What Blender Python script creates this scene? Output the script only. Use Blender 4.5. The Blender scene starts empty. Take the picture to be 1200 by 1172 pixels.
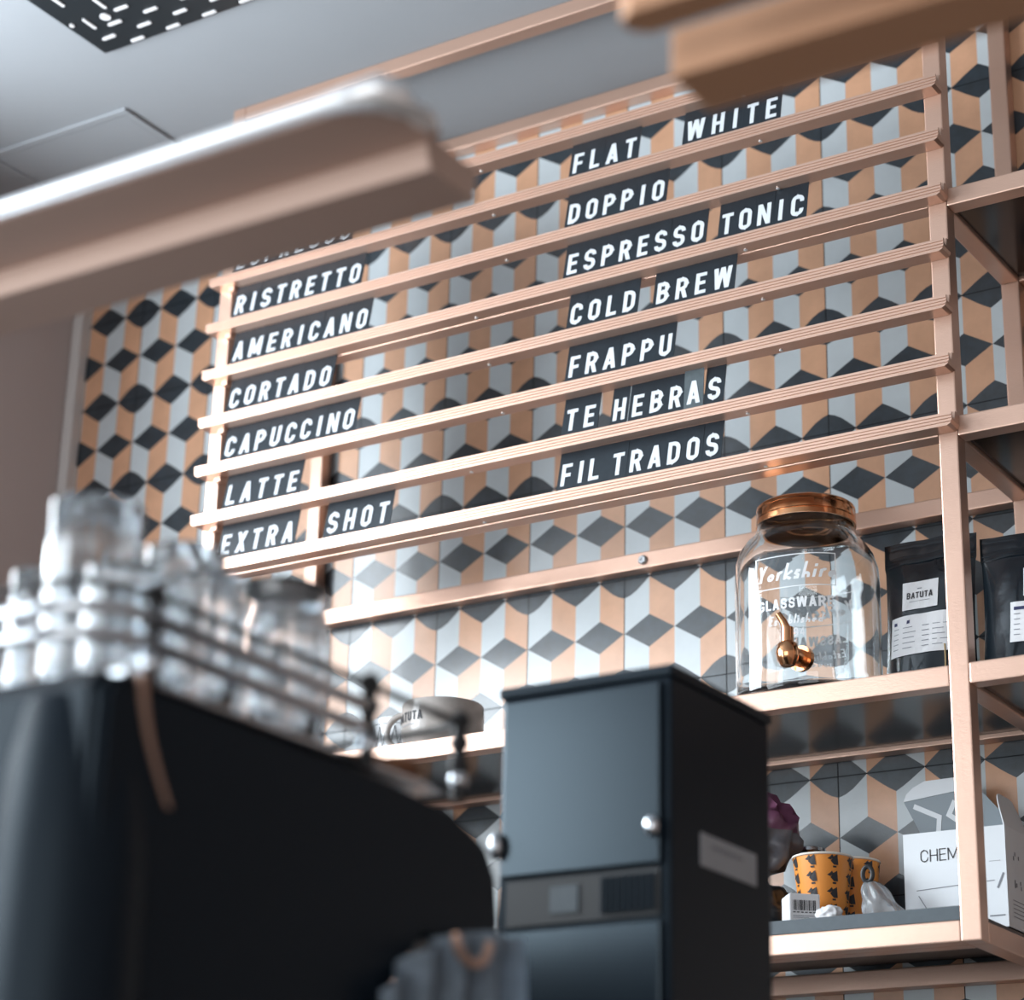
import bpy, bmesh, math, random
from mathutils import Vector, Matrix, noise
random.seed(4)
PI = math.pi
S = bpy.context.scene
COL = S.collection

# ------------------------------------------------------------------ camera
cam = bpy.data.cameras.new('camera'); CAM = bpy.data.objects.new('camera', cam); COL.objects.link(CAM)
RT = Vector((0.8431195, 0.5371982, 0.0238237)); UP = Vector((0.1705073, -0.3090999, 0.9356199)); FW = Vector((-0.5099773, 0.7847772, 0.3522043))
mw = Matrix.Identity(4)
for i in range(3):
    mw[i][0] = RT[i]; mw[i][1] = UP[i]; mw[i][2] = -FW[i]
mw[0][3], mw[1][3], mw[2][3] = 2.52665, -3.33643, 0.9476
CAM.matrix_world = mw
cam.sensor_fit = 'HORIZONTAL'; cam.sensor_width = 36.0; cam.lens = 2694.93 / 1200 * 36.0
cam.clip_start = 0.05; cam.clip_end = 60
cam.dof.use_dof = True; cam.dof.focus_distance = 3.48; cam.dof.aperture_fstop = 3.1; cam.dof.aperture_blades = 0
S.camera = CAM

# ------------------------------------------------------------------ world, daylight, exposure
W = bpy.data.worlds.new('world'); S.world = W; W.use_nodes = True
bg = W.node_tree.nodes['Background']; bg.inputs[0].default_value = (0.66, 0.80, 0.92, 1); bg.inputs[1].default_value = 1.5
S.view_settings.view_transform = 'Standard'; S.view_settings.look = 'None'; S.view_settings.gamma = 1.0
S.cycles.caustics_reflective = False
S.view_settings.exposure = 0.0; S.view_settings.use_curve_mapping = False

def area(name, loc, target, sx, sy, power, col, spread=PI):
    l = bpy.data.lights.new(name, 'AREA'); l.shape = 'RECTANGLE'; l.size = sx; l.size_y = sy; l.energy = power; l.color = col; l.spread = spread
    o = bpy.data.objects.new(name, l); COL.objects.link(o); o.location = loc
    o.rotation_euler = (Vector(target) - Vector(loc)).to_track_quat('-Z', 'Y').to_euler()
    return o
# daylight through the two windows of the left wall
area('window_daylight', (-0.96, -1.66, 2.47), (3.0, -1.66, 2.47), 1.42, 1.16, 118, (0.86, 0.94, 1.0))
area('window_daylight_far', (-0.96, -3.95, 2.00), (3.0, -3.95, 2.00), 2.3, 2.1, 125, (0.86, 0.94, 1.0))
# added fill light, set in the unseen shop front behind the camera
area('shopfront_fill', (2.6, -7.55, 1.55), (2.6, 0.0, 1.55), 4.6, 2.4, 112, (1.0, 0.97, 0.94))

# ------------------------------------------------------------------ materials
def lin(c):
    return tuple((x / 12.92 if x <= 0.04045 else ((x + 0.055) / 1.055) ** 2.4) for x in (v / 255 for v in c))
def mat(name, col, rough=0.5, metal=0.0, spec=0.5, noise_amt=0.0, noise_scale=20.0, bump=0.0, bump_scale=200.0, coat=0.0, trans=0.0, ior=1.5, emis=None, stretch=None):
    m = bpy.data.materials.new(name); m.use_nodes = True
    nt = m.node_tree; b = nt.nodes['Principled BSDF']
    b.inputs['Base Color'].default_value = (*col, 1); b.inputs['Roughness'].default_value = rough; b.inputs['Metallic'].default_value = metal
    b.inputs['Specular IOR Level'].default_value = spec; b.inputs['Coat Weight'].default_value = coat; b.inputs['Coat Roughness'].default_value = 0.12
    b.inputs['Transmission Weight'].default_value = trans; b.inputs['IOR'].default_value = ior
    if noise_amt or bump:
        tc = nt.nodes.new('ShaderNodeTexCoord'); mp = nt.nodes.new('ShaderNodeMapping'); nt.links.new(tc.outputs['Object'], mp.inputs[0])
        if stretch: mp.inputs['Scale'].default_value = stretch
    if noise_amt:
        n = nt.nodes.new('ShaderNodeTexNoise'); n.inputs['Scale'].default_value = noise_scale; n.inputs['Detail'].default_value = 6; n.inputs['Roughness'].default_value = 0.65
        nt.links.new(mp.outputs[0], n.inputs['Vector'])
        r = nt.nodes.new('ShaderNodeMapRange'); r.inputs[1].default_value = 0.25; r.inputs[2].default_value = 0.75
        r.inputs[3].default_value = 1 - noise_amt; r.inputs[4].default_value = 1 + noise_amt
        nt.links.new(n.outputs[0], r.inputs[0])
        mx = nt.nodes.new('ShaderNodeVectorMath'); mx.operation = 'SCALE'; mx.inputs[0].default_value = col
        nt.links.new(r.outputs[0], mx.inputs['Scale']); nt.links.new(mx.outputs[0], b.inputs['Base Color'])
    if bump:
        n2 = nt.nodes.new('ShaderNodeTexNoise'); n2.inputs['Scale'].default_value = bump_scale; n2.inputs['Detail'].default_value = 3
        nt.links.new(mp.outputs[0], n2.inputs['Vector'])
        bp = nt.nodes.new('ShaderNodeBump'); bp.inputs['Strength'].default_value = bump; bp.inputs['Distance'].default_value = 0.002
        nt.links.new(n2.outputs[0], bp.inputs['Height']); nt.links.new(bp.outputs[0], b.inputs['Normal'])
    if emis: b.inputs['Emission Color'].default_value = (*emis[0], 1); b.inputs['Emission Strength'].default_value = emis[1]
    return m
M = {}
M['copper'] = mat('copper_paint', (0.64, 0.42, 0.325), 0.35, 0.66, noise_amt=0.06, noise_scale=9, bump=0.12, bump_scale=500, stretch=(0.35, 1, 1))
M['copper_raw'] = mat('raw_copper', (0.80, 0.40, 0.20), 0.18, 1.0)
M['tile_dark'] = mat('tile_charcoal', (0.017, 0.028, 0.038), 0.36, 0, 0.8, coat=0.15, noise_amt=0.55, noise_scale=38, bump=0.10, bump_scale=260)
M['tile_white'] = mat('tile_white', (0.55, 0.60, 0.625), 0.34, 0, 0.75, noise_amt=0.05, noise_scale=16, bump=0.06, bump_scale=240)
M['tile_tan'] = mat('tile_tan', (0.64, 0.355, 0.215), 0.34, 0, 0.75, noise_amt=0.13, noise_scale=14, bump=0.06, bump_scale=240)
M['grout'] = mat('grout', (0.012, 0.014, 0.018), 0.9)
M['ceiling'] = mat('ceiling_paint', (0.345, 0.365, 0.39), 0.9, noise_amt=0.03, noise_scale=3)
M['wall'] = mat('taupe_plaster', (0.47, 0.385, 0.355), 0.9, noise_amt=0.03, noise_scale=4)
M['trim'] = mat('pale_trim', (0.60, 0.56, 0.54), 0.6)
M['floor'] = mat('floor_concrete', (0.27, 0.21, 0.17), 0.55, noise_amt=0.12, noise_scale=3)
M['card'] = mat('letter_card_black', (0.013, 0.020, 0.027), 0.34, 0, 0.5, noise_amt=0.2, noise_scale=60)
M['card_sheen'] = mat('letter_card_sheen', (0.075, 0.095, 0.105), 0.4, 0, 0.5, noise_amt=0.2, noise_scale=60)  # the tilted card's reflection, put into a greyer base colour
M['letter'] = mat('letter_white', (0.66, 0.70, 0.74), 0.45)
M['black_gloss'] = mat('gloss_black', (0.010, 0.012, 0.016), 0.18, 0, 0.5)
M['black_lam'] = mat('black_laminate', (0.022, 0.027, 0.033), 0.42, 0, 0.5, noise_amt=0.15, noise_scale=60)
M['edge_grey'] = mat('edge_sheen_and_display', (0.075, 0.095, 0.11), 0.55, noise_amt=0.1, noise_scale=70)
M['machine'] = mat('machine_black', (0.006, 0.010, 0.016), 0.45, 0, 0.22)
M['grinder'] = mat('cabinet_black', (0.006, 0.010, 0.016), 0.38, 0, 0.12)
M['grinder_front'] = mat('cabinet_front_black', (0.010, 0.016, 0.023), 0.22, 0, 0.5)
M['chrome'] = mat('chrome', (0.70, 0.74, 0.78), 0.18, 1.0)
M['steel'] = mat('brushed_steel', (0.55, 0.58, 0.61), 0.3, 1.0)
M['rubber'] = mat('black_rubber', (0.008, 0.009, 0.011), 0.5)
M['paper'] = mat('white_paper', (0.74, 0.74, 0.755), 0.6)
M['ink'] = mat('black_ink', (0.02, 0.02, 0.025), 0.6)
M['ink_soft'] = mat('grey_ink', (0.22, 0.23, 0.26), 0.7)
M['ink_navy'] = mat('navy_ink', (0.03, 0.035, 0.10), 0.6)
M['bag'] = mat('bag_foil_black', (0.010, 0.015, 0.020), 0.15, 0, 0.8, bump=0.4, bump_scale=28)
M['carton'] = mat('white_carton', (0.76, 0.79, 0.82), 0.6)
M['carton_in'] = mat('grey_carton_lining', (0.26, 0.30, 0.33), 0.6)
M['cup'] = mat('orange_paper_cup', (0.84, 0.30, 0.045), 0.5)
M['cup_rim'] = mat('cup_rim_cream', (0.82, 0.76, 0.68), 0.5)
M['mug'] = mat('taupe_glaze', (0.37, 0.335, 0.31), 0.25, 0, 0.5, noise_amt=0.10, noise_scale=30)
M['mug_in'] = mat('white_glaze', (0.75, 0.77, 0.79), 0.2)
M['purple'] = mat('purple_film', (0.16, 0.06, 0.11), 0.3, bump=0.6, bump_scale=45)
M['grey_film'] = mat('grey_film', (0.12, 0.12, 0.135), 0.3, bump=0.6, bump_scale=45)
M['black_film'] = mat('black_film', (0.012, 0.016, 0.02), 0.28, bump=0.6, bump_scale=45)
M['cloth'] = mat('blue_grey_cloth', (0.34, 0.42, 0.50), 0.9, noise_amt=0.25, noise_scale=60, bump=0.3, bump_scale=300)
M['vent'] = mat('vent_black', (0.012, 0.017, 0.021), 0.5)
M['vent_lit_slot'] = mat('vent_lit_slot_white', (0.80, 0.79, 0.80), 0.5)  # white inserts: light through the slots and holes, painted as colour
M['pale_metal_lip_glare'] = mat('screw_metal_and_lip_glare', (0.90, 0.92, 0.94), 0.32, 0.55)  # bright screws; on the beam lip, window glare put into the colour
M['beam'] = mat('beam_copper_matt', (0.56, 0.40, 0.33), 0.6, 0.25, 0.3)
M['beam_brown'] = mat('beam_brown_matt', (0.56, 0.315, 0.19), 0.6, 0.25, 0.3)
M['napkin'] = mat('brown_napkin', (0.40, 0.20, 0.11), 0.8, noise_amt=0.2, noise_scale=50)
M['string'] = mat('jute_string', (0.45, 0.32, 0.17), 0.9)
M['label_grey'] = mat('label_grey', (0.36, 0.375, 0.40), 0.6)
M['plastic'] = mat('clear_plastic', (0.80, 0.83, 0.86), 0.22, 0, 0.5, trans=0.8, ior=1.3, bump=0.6, bump_scale=30)
def glass_mat(name, tint, rough=0.0):
    m = bpy.data.materials.new(name); m.use_nodes = True; nt = m.node_tree
    b = nt.nodes['Principled BSDF']; b.inputs['Base Color'].default_value = (*tint, 1); b.inputs['Roughness'].default_value = rough
    b.inputs['Transmission Weight'].default_value = 1.0; b.inputs['IOR'].default_value = 1.46
    return m
M['glass'] = glass_mat('clear_glass', (0.965, 0.985, 0.99))
M['emboss_glint'] = mat('embossed_glass_glint', (0.90, 0.93, 0.96), 0.15, 0, 0.8, trans=0.15, ior=1.46)  # mostly opaque white: highlights on the raised glass put into the colour
for k in ('grinder', 'grinder_front', 'machine'): M[k].node_tree.nodes['Principled BSDF'].inputs['Specular Tint'].default_value = (0.70, 0.88, 1.0, 1)
M['glare_glass'] = mat('glare_glass', (0.93, 0.96, 0.98), 0.015, 0, 0.9, trans=0.95, ior=1.5)  # slight white share puts window glare into the glass colour
M['window_glass'] = glass_mat('window_pane', (0.98, 0.99, 1.0))

# ------------------------------------------------------------------ mesh helpers
def obj(name, bm, mats, parent=None, smooth=False, angle=0.6):
    if not isinstance(mats, (list, tuple)): mats = [mats]
    me = bpy.data.meshes.new(name); bm.normal_update(); bm.to_mesh(me); bm.free()
    for m in mats: me.materials.append(M[m])
    o = bpy.data.objects.new(name, me); COL.objects.link(o)
    if smooth:
        me.set_sharp_from_angle(angle=angle)
        for p in me.polygons: p.use_smooth = True
    if parent: o.parent = parent; o.matrix_parent_inverse = parent.matrix_world.inverted() if parent.type != 'EMPTY' else Matrix.Translation(-parent.location)
    return o
def tag(o, label, cat, group=None, kind=None):
    if label: o['label'] = label
    if cat: o['category'] = cat
    if group: o['group'] = group
    if kind: o['kind'] = kind
    return o
def thing(name, label, cat, loc=(0, 0, 0), group=None):
    o = bpy.data.objects.new(name, None); o.empty_display_size = 0.05; COL.objects.link(o); o.location = loc
    return tag(o, label, cat, group)
def struct(name, bm, m, smooth=False):
    return tag(obj(name, bm, m, None, smooth), None, None, kind='structure')
def BM(): return bmesh.new()
def box(bm, x0, x1, y0, y1, z0, z1, mi=0, bev=0.0):
    r = bmesh.ops.create_cube(bm, size=1.0)
    vs = r['verts']
    for v in vs:
        v.co = Vector((x0 + (v.co.x + .5) * (x1 - x0), y0 + (v.co.y + .5) * (y1 - y0), z0 + (v.co.z + .5) * (z1 - z0)))
    fs = set(f for v in vs for f in v.link_faces)
    for f in fs: f.material_index = mi
    if bev:
        es = list(set(e for v in vs for e in v.link_edges))
        bmesh.ops.bevel(bm, geom=es, offset=bev, segments=2, profile=0.6, affect='EDGES')
    return vs
def boxbm(*a, **k):
    bm = BM(); box(bm, *a, **k); return bm
def ring_tube(bm, pts, r, seg=8, mi=0, closed=False):
    pts = [Vector(p) for p in pts]; n = len(pts); rings = []
    rad = r if isinstance(r, (list, tuple)) else [r] * n
    up = Vector((0, 0, 1)); prev = None
    for i, p in enumerate(pts):
        a = pts[(i - 1) % n] if (closed or i > 0) else p; b = pts[(i + 1) % n] if (closed or i < n - 1) else p
        t = (b - a).normalized()
        if prev is None:
            s = t.cross(up)
            if s.length < 0.05: s = t.cross(Vector((1, 0, 0)))
        else: s = prev - t * prev.dot(t)
        s.normalize(); prev = s; u = s.cross(t)
        rings.append([bm.verts.new(p + (s * math.cos(2 * PI * k / seg) + u * math.sin(2 * PI * k / seg)) * rad[i]) for k in range(seg)])
    rng = range(n if closed else n - 1)
    for i in rng:
        A, B = rings[i], rings[(i + 1) % n]
        for k in range(seg):
            f = bm.faces.new((A[k], A[(k + 1) % seg], B[(k + 1) % seg], B[k])); f.material_index = mi
    if not closed:
        f = bm.faces.new(rings[0][::-1]); f.material_index = mi; f = bm.faces.new(rings[-1]); f.material_index = mi
def lathe(bm, prof, cx, cy, cz, seg=40, mi=0, expo=2.0, cap0=False, cap1=False, flute=0.0, nfl=10):
    rings = []
    for (r, z) in prof:
        if r < 1e-6: rings.append([bm.verts.new((cx, cy, cz + z))]); continue
        rg = []
        for k in range(seg):
            a = 2 * PI * k / seg; c, s = math.cos(a), math.sin(a)
            q = r / (abs(c) ** expo + abs(s) ** expo) ** (1 / expo) * (1 + flute * math.cos(nfl * a))
            rg.append(bm.verts.new((cx + q * c, cy + q * s, cz + z)))
        rings.append(rg)
    for A, B in zip(rings, rings[1:]):
        for k in range(seg):
            k2 = (k + 1) % seg
            if len(A) == 1 and len(B) == 1: continue
            if len(A) == 1: f = bm.faces.new((A[0], B[k2], B[k]))
            elif len(B) == 1: f = bm.faces.new((A[k], A[k2], B[0]))
            else: f = bm.faces.new((A[k], A[k2], B[k2], B[k]))
            f.material_index = mi
    if cap0 and len(rings[0]) > 1: f = bm.faces.new(rings[0][::-1]); f.material_index = mi
    if cap1 and len(rings[-1]) > 1: f = bm.faces.new(rings[-1]); f.material_index = mi
def prism(bm, poly, axis, a, b, mi=0):
    """extrude a 2D polygon along an axis; poly in the two remaining axes (cyclic order)"""
    def P(u, v, w): return {'x': (w, u, v), 'y': (u, w, v), 'z': (u, v, w)}[axis]
    A = [bm.verts.new(P(u, v, a)) for u, v in poly]; B = [bm.verts.new(P(u, v, b)) for u, v in poly]
    fs = [bm.faces.new(A), bm.faces.new(B[::-1])]
    n = len(poly)
    for i in range(n): fs.append(bm.faces.new((A[i], B[i], B[(i + 1) % n], A[(i + 1) % n])))
    for f in fs: f.material_index = mi
    bmesh.ops.recalc_face_normals(bm, faces=fs)
def blob(name, mats, loc, sx, sy, sz, amp, scale, seed, parent=None, flat=True, sub=4, split=None):
    bm = BM(); bmesh.ops.create_icosphere(bm, subdivisions=sub, radius=1.0)
    for v in bm.verts:
        n = v.co.normalized(); d = 1 + amp * noise.noise(n * scale + Vector((seed, seed * 2, 0))) + amp * .5 * noise.noise(n * scale * 2.7 + Vector((0, seed, seed)))
        v.co = Vector((n.x * d * sx, n.y * d * sy, n.z * d * sz))
        if flat and v.co.z < -sz * .82: v.co.z = -sz * .82
    for v in bm.verts: v.co += Vector(loc)
    if split is not None:
        for f in bm.faces: f.material_index = 1 if f.calc_center_median().z > split else 0
    return obj(name, bm, mats, parent, True, 1.2)

# ------------------------------------------------------------------ stroke lettering
def arc(cx, cy, rx, ry, a0, a1, n=6):
    return [(cx + rx * math.cos(math.radians(a0 + (a1 - a0) * i / n)), cy + ry * math.sin(math.radians(a0 + (a1 - a0) * i / n))) for i in range(n + 1)]
def ribbon(path, t, closed=False):
    n = len(path); L = []; R = []
    P = [Vector(p) for p in path]
    for i in range(n):
        a = P[i - 1] if (closed or i > 0) else None; b = P[(i + 1) % n] if (closed or i < n - 1) else None
        d1 = (P[i] - a).normalized() if a is not None else (b - P[i]).normalized()
        d2 = (b - P[i]).normalized() if b is not None else d1
        n1 = Vector((-d1.y, d1.x)); n2 = Vector((-d2.y, d2.x)); m = (n1 + n2)
        m = n1 if m.length < 1e-4 else m.normalized(); k = min(1.6, 1 / max(0.4, m.dot(n1)))
        L.append(P[i] + m * k * t / 2); R.append(P[i] - m * k * t / 2)
    out = []
    for i in range(n if closed else n - 1):
        j = (i + 1) % n; out.append([tuple(R[i]), tuple(R[j]), tuple(L[j]), tuple(L[i])])
    return out
def leg(x0, y0, x1, y1, t): return [[(x0, y0), (x0 + t, y0), (x1 + t, y1), (x1, y1)]]
def glyph(ch, t=0.19, w=0.58):
    """returns (advance width, polygons) for cap height 1"""
    h = t / 2; L, R, B, T = h, w - h, h, 1 - h; rx = (R - L) / 2; ry = min(rx, .5 - h)
    cx = w / 2; tt = t * 1.08; rr = min(.2, rx)
    V = lambda x: ribbon([(x, 0), (x, 1)], t)
    H = lambda y, a=0.0, b=None: ribbon([(a, y), (w if b is None else b, y)], t * .92)
    if ch == 'O' or ch == '0':
        return w, ribbon(arc(R - rx, T - ry, rx, ry, 0, 90) + arc(L + rx, T - ry, rx, ry, 90, 180) + arc(L + rx, B + ry, rx, ry, 180, 270) + arc(R - rx, B + ry, rx, ry, 270, 360), t, True)
    if ch == 'C':
        return w, ribbon([(R, .67)] + arc(R - rx, T - ry, rx, ry, 0, 90) + arc(L + rx, T - ry, rx, ry, 90, 180) + arc(L + rx, B + ry, rx, ry, 180, 270) + arc(R - rx, B + ry, rx, ry, 270, 360) + [(R, .33)], t)
    if ch == 'G':
        return w, glyph('C', t, w)[1] + ribbon([(cx, .45), (w, .45)], t * .9) + ribbon([(R, .45), (R, .15)], t)
    if ch == 'U':
        return w, ribbon([(L, 1)] + arc(L + rx, B + ry, rx, ry, 180, 270) + arc(R - rx, B + ry, rx, ry, 270, 360) + [(R, 1)], t)
    if ch == 'D':
        r2 = min(.24, R - L)
        return w, ribbon([(L, B), (R - r2, B)] + arc(R - r2, B + r2, r2, r2, 270, 360) + arc(R - r2, T - r2, r2, r2, 0, 90) + [(L, T)], t, True)
    if ch in 'PRB':
        q = .46 if ch != 'B' else .52; r2 = min((T - q) / 2, R - L - .02)
        p = V(L) + ribbon([(L, T), (R - r2, T)] + arc(R - r2, T - r2, r2, r2, 90, 0) + arc(R - r2, q + r2, r2, r2, 0, -90) + [(L, q)], t)
        if ch == 'R': p += leg(w - tt * 1.0, 0, cx - tt * .35, q, tt)
        if ch == 'B': r3 = min((q - B) / 2, R - L - .02); p += ribbon([(L, q), (R - r3, q)] + arc(R - r3, q - r3, r3, r3, 90, 0) + arc(R - r3, B + r3, r3, r3, 0, -90) + [(L, B)], t)
        return w, p
    if ch == 'S':
        m = .5; r1 = min(rx, (T - m) / 2)
        return w, ribbon([(R, .72)] + arc(R - r1, T - r1, r1, r1, 0, 90) + arc(L + r1, T - r1, r1, r1, 90, 180) + arc(L + r1, m + r1 * 1.05, r1, r1, 180, 250, 4) + arc(R - r1, m - r1 * 1.05, r1, r1, 70, 0, 4) + arc(R - r1, B + r1, r1, r1, 0, -90) + arc(L + r1, B + r1, r1, r1, 270, 180) + [(L, .28)], t)
    if ch == 'I': return t, ribbon([(h, 0), (h, 1)], t)
    if ch == '1': return t * 1.5, ribbon([(t, 0), (t, 1)], t) + ribbon([(0, .8), (t, .95)], t * .8)
    if ch == '9': return w, ribbon(arc(cx, .68, rx, .32 - h, 0, 360, 14), t) + ribbon([(R, .68)] + arc(cx, .3, rx, .3 - h, 0, -140), t)
    if ch == '4': return w, ribbon([(R - .06, 0), (R - .06, 1), (h, .3), (w, .3)], t)
    if ch == 'T': return w * .92, ribbon([(0, T), (w * .92, T)], t * .95) + V(w * .46)
    if ch == 'L': return w * .86, V(L) + H(B, 0, w * .86)
    if ch == 'E': return w * .88, V(L) + H(B, 0, w * .88) + H(T, 0, w * .88) + H(.52, 0, w * .8)
    if ch == 'F': return w * .86, V(L) + H(T, 0, w * .86) + H(.48, 0, w * .78)
    if ch == 'H': return w, V(L) + V(R) + H(.5)
    if ch == 'N': return w * 1.05, V(h) + V(w * 1.05 - h) + leg(w * 1.05 - tt, 0, 0, 1, tt)
    if ch == 'M': x = w * 1.3; return x, V(h) + V(x - h) + leg(x / 2 - tt / 2, .12, 0, 1, tt) + leg(x / 2 - tt / 2, .12, x - tt, 1, tt)
    if ch == 'A':
        x = w * 1.08; return x, leg(0, 0, x / 2 - tt / 2, 1, tt) + leg(x - tt, 0, x / 2 - tt / 2, 1, tt) + ribbon([(x * .22, .27), (x * .78, .27)], t * .85)
    if ch == 'V': x = w * 1.08; return x, leg(x / 2 - tt / 2, 0, 0, 1, tt) + leg(x / 2 - tt / 2, 0, x - tt, 1, tt)
    if ch == 'W':
        x = w * 1.5; q = x * .25 - tt / 2; return x, leg(q, 0, 0, 1, tt) + leg(q, 0, x / 2 - tt / 2, 1, tt) + leg(x - q - tt, 0, x / 2 - tt / 2, 1, tt) + leg(x - q - tt, 0, x - tt, 1, tt)
    if ch == 'X': return w, leg(0, 0, w - tt, 1, tt) + leg(w - tt, 0, 0, 1, tt)
    if ch == 'Y': return w, ribbon([(cx, 0), (cx, .45)], t) + leg(cx - tt / 2, .42, 0, 1, tt) + leg(cx - tt / 2, .42, w - tt, 1, tt)
    if ch == 'K': return w, V(L) + leg(L, .45, w - tt, 1, tt) + leg(w - tt, 0, L + .05, .55, tt)
    x = .46; r = x / 2 - h; c = x / 2; o = arc(c, r + h, r, r, 0, 360, 12)
    if ch == 'o': return x, ribbon(o, t)
    if ch == 'e': return x, ribbon([(h, r + h), (x - h, r + h)] + arc(c, r + h, r, r, 0, 300, 9), t)
    if ch == 'a': return x, ribbon(o, t) + ribbon([(x - h, 0), (x - h, x)], t)
    if ch == 'b': return x, ribbon(o, t) + ribbon([(h, 0), (h, 1)], t)
    if ch == 'd': return x, ribbon(o, t) + ribbon([(x - h, 0), (x - h, 1)], t)
    if ch == 'h': return x, ribbon([(h, 0), (h, 1)], t) + ribbon([(h, .2)] + arc(c, r, r, r, 180, 0) + [(x - h, 0)], t)
    if ch == 'k': return x, ribbon([(h, 0), (h, 1)], t) + ribbon([(x, .5), (h, .2), (x, 0)], t)
    if ch == 'l': return t * 1.3, ribbon([(h, 0), (h, 1)], t)
    if ch == 'i': return t * 1.3, ribbon([(h, 0), (h, .5)], t) + ribbon([(h, .66), (h, .66 + t)], t)
    if ch == 'r': return x * .75, ribbon([(h, 0), (h, .5)], t) + ribbon([(h, .28)] + arc(c, .28, r, .2, 180, 50), t)
    if ch == 's': return x * .8, ribbon([(x * .75, .44), (.16, .48), (.1, .32), (x * .62, .2), (x * .6, .05), (.04, .06)], t)
    if ch == 't': return x * .75, ribbon([(.16, .95), (.16, .1), (.34, .05)], t) + ribbon([(0, .55), (.34, .55)], t)
    if ch == 'n': return x, ribbon([(h, 0), (h, .5)], t) + ribbon([(h, .2)] + arc(c, r, r, r, 180, 0) + [(x - h, 0)], t)
    return .35, []
def text_polys(s, size, t=0.19, w=0.58, gap=0.12, slant=0.0):
    x = 0; out = []
    for ch in s:
        if ch == ' ': x += .35; continue
        adv, ps = glyph(ch, t, w)
        for p in ps: out.append([((x + a + slant * b) * size, b * size) for a, b in p])
        x += adv + gap
    return (x - gap) * size, out
def put_polys(bm, polys, fn, mi=0, thick=None):
    """fn maps (u,v)->Vector; thick is an offset vector or function for the back ring"""
    for p in polys:
        A = [bm.verts.new(fn(u, v)) for u, v in p]
        try: f = bm.faces.new(A)
        except ValueError: continue
        f.material_index = mi
        if thick is not None:
            Bv = [bm.verts.new(v.co + thick) for v in A]
            for i in range(len(A)):
                g = bm.faces.new((A[i], A[(i + 1) % len(A)], Bv[(i + 1) % len(A)], Bv[i])); g.material_index = mi
def rect(x0, y0, x1, y1): return [(x0, y0), (x1, y0), (x1, y1), (x0, y1)]

# ------------------------------------------------------------------ the room
CEIL = 3.231; Z0 = 2.05; TS = 0.20
def tiled_wall():
    bm = BM(); g = 0.0009
    hA = .150; hB = .172
    stripes = [(0, .25, 1), (.25, .5, 2), (.5, .75, 1), (.75, 1, 2)]
    def poly(pts, ox, oz, mi):
        vs = []
        for u, v in pts:
            u = min(max(u, g / TS), 1 - g / TS); v = min(max(v, g / TS), 1 - g / TS)
            vs.append(bm.verts.new((ox + u * TS, 0, oz + v * TS)))
        f = bm.faces.new(vs); f.material_index = mi
    for i in range(-4, 16):
        for j in range(-11, 6):
            ox, oz = i * TS, Z0 + j * TS
            k = random.uniform(-.004, .004)
            def bcurve(s):  # quarter of a rhomb at a seam corner: slightly bulged edge from (0,hB*1.1) to (.25,0)
                return s
            for (a, b, m) in stripes:
                # rhomb edge heights above v=0 and below v=1 at a and b
                seamA = a in (0, .5); full_at_a = (a in (0, .5))
                ha, hb = (hB, 0) if full_at_a else (0, hB)
                atseam = (a == 0 or b == 1)
                n = 4
                us = [a + (b - a) * q / n for q in range(n + 1)]
                def hh(u):
                    s = (u - a) / (b - a); s = s if ha == 0 else 1 - s      # s=1 on the tall side
                    e = hB * s
                    return e + (.036 if atseam else .010) * math.sin(PI * s) * (0.6 + .4 * s)
                # the stripe's coloured face between lower rhomb, middle rhomb and upper rhomb
                low = [(u, hh(u)) for u in us]; up = [(u, 1 - hh(u)) for u in us]
                inner = b if full_at_a else a                                # side touching the middle rhomb's axis
                # middle rhomb half inside this stripe: centre line at u=.25/.75
                cx = .25 if a < .5 else .75
                tipu = a if cx == b else b
                if cx == b:
                    lo = low + [(cx, .5 - hA), (a, .5)]; hi = [(a, .5), (cx, .5 + hA)] + up[::-1]
                    mid = [(a, .5), (cx, .5 - hA), (cx, .5 + hA)]
                else:
                    lo = low + [(b, .5), (a, .5 - hA)]; hi = [(a, .5 + hA), (b, .5)] + up[::-1]
                    mid = [(a, .5 - hA), (b, .5), (a, .5 + hA)]
                lo[0] = (lo[0][0], lo[0][1]); poly(lo, ox, oz, m); poly(hi, ox, oz, m); poly(mid, ox, oz, 0)
                poly([(a, 0), (b, 0)] + low[::-1], ox, oz, 0); poly(up + [(b, 1), (a, 1)], ox, oz, 0)
    bmesh.ops.remove_doubles(bm, verts=bm.verts, dist=1e-5)
    bad = [f for f in bm.faces if f.calc_area() < 1e-9]; bmesh.ops.delete(bm, geom=bad, context='FACES')
    for f in bm.faces:
        f.normal_update()
        if f.normal.y > 0: f.normal_flip()
    box(bm, -0.80, 5.2, 0.0016, 0.12, -0.15, CEIL, mi=3)
    # keep the top row below the ceiling
    for v in bm.verts:
        if v.co.z > CEIL: v.co.z = CEIL
    return bm
struct('wall_back', tiled_wall(), ['tile_dark', 'tile_white', 'tile_tan', 'grout'])
struct('ceiling', boxbm(-1.2, 5.2, -7.4, 0.12, CEIL, CEIL + .12), 'ceiling')
struct('floor', boxbm(-1.2, 5.2, -7.4, 0.12, -.27, -.15), 'floor')
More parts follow.
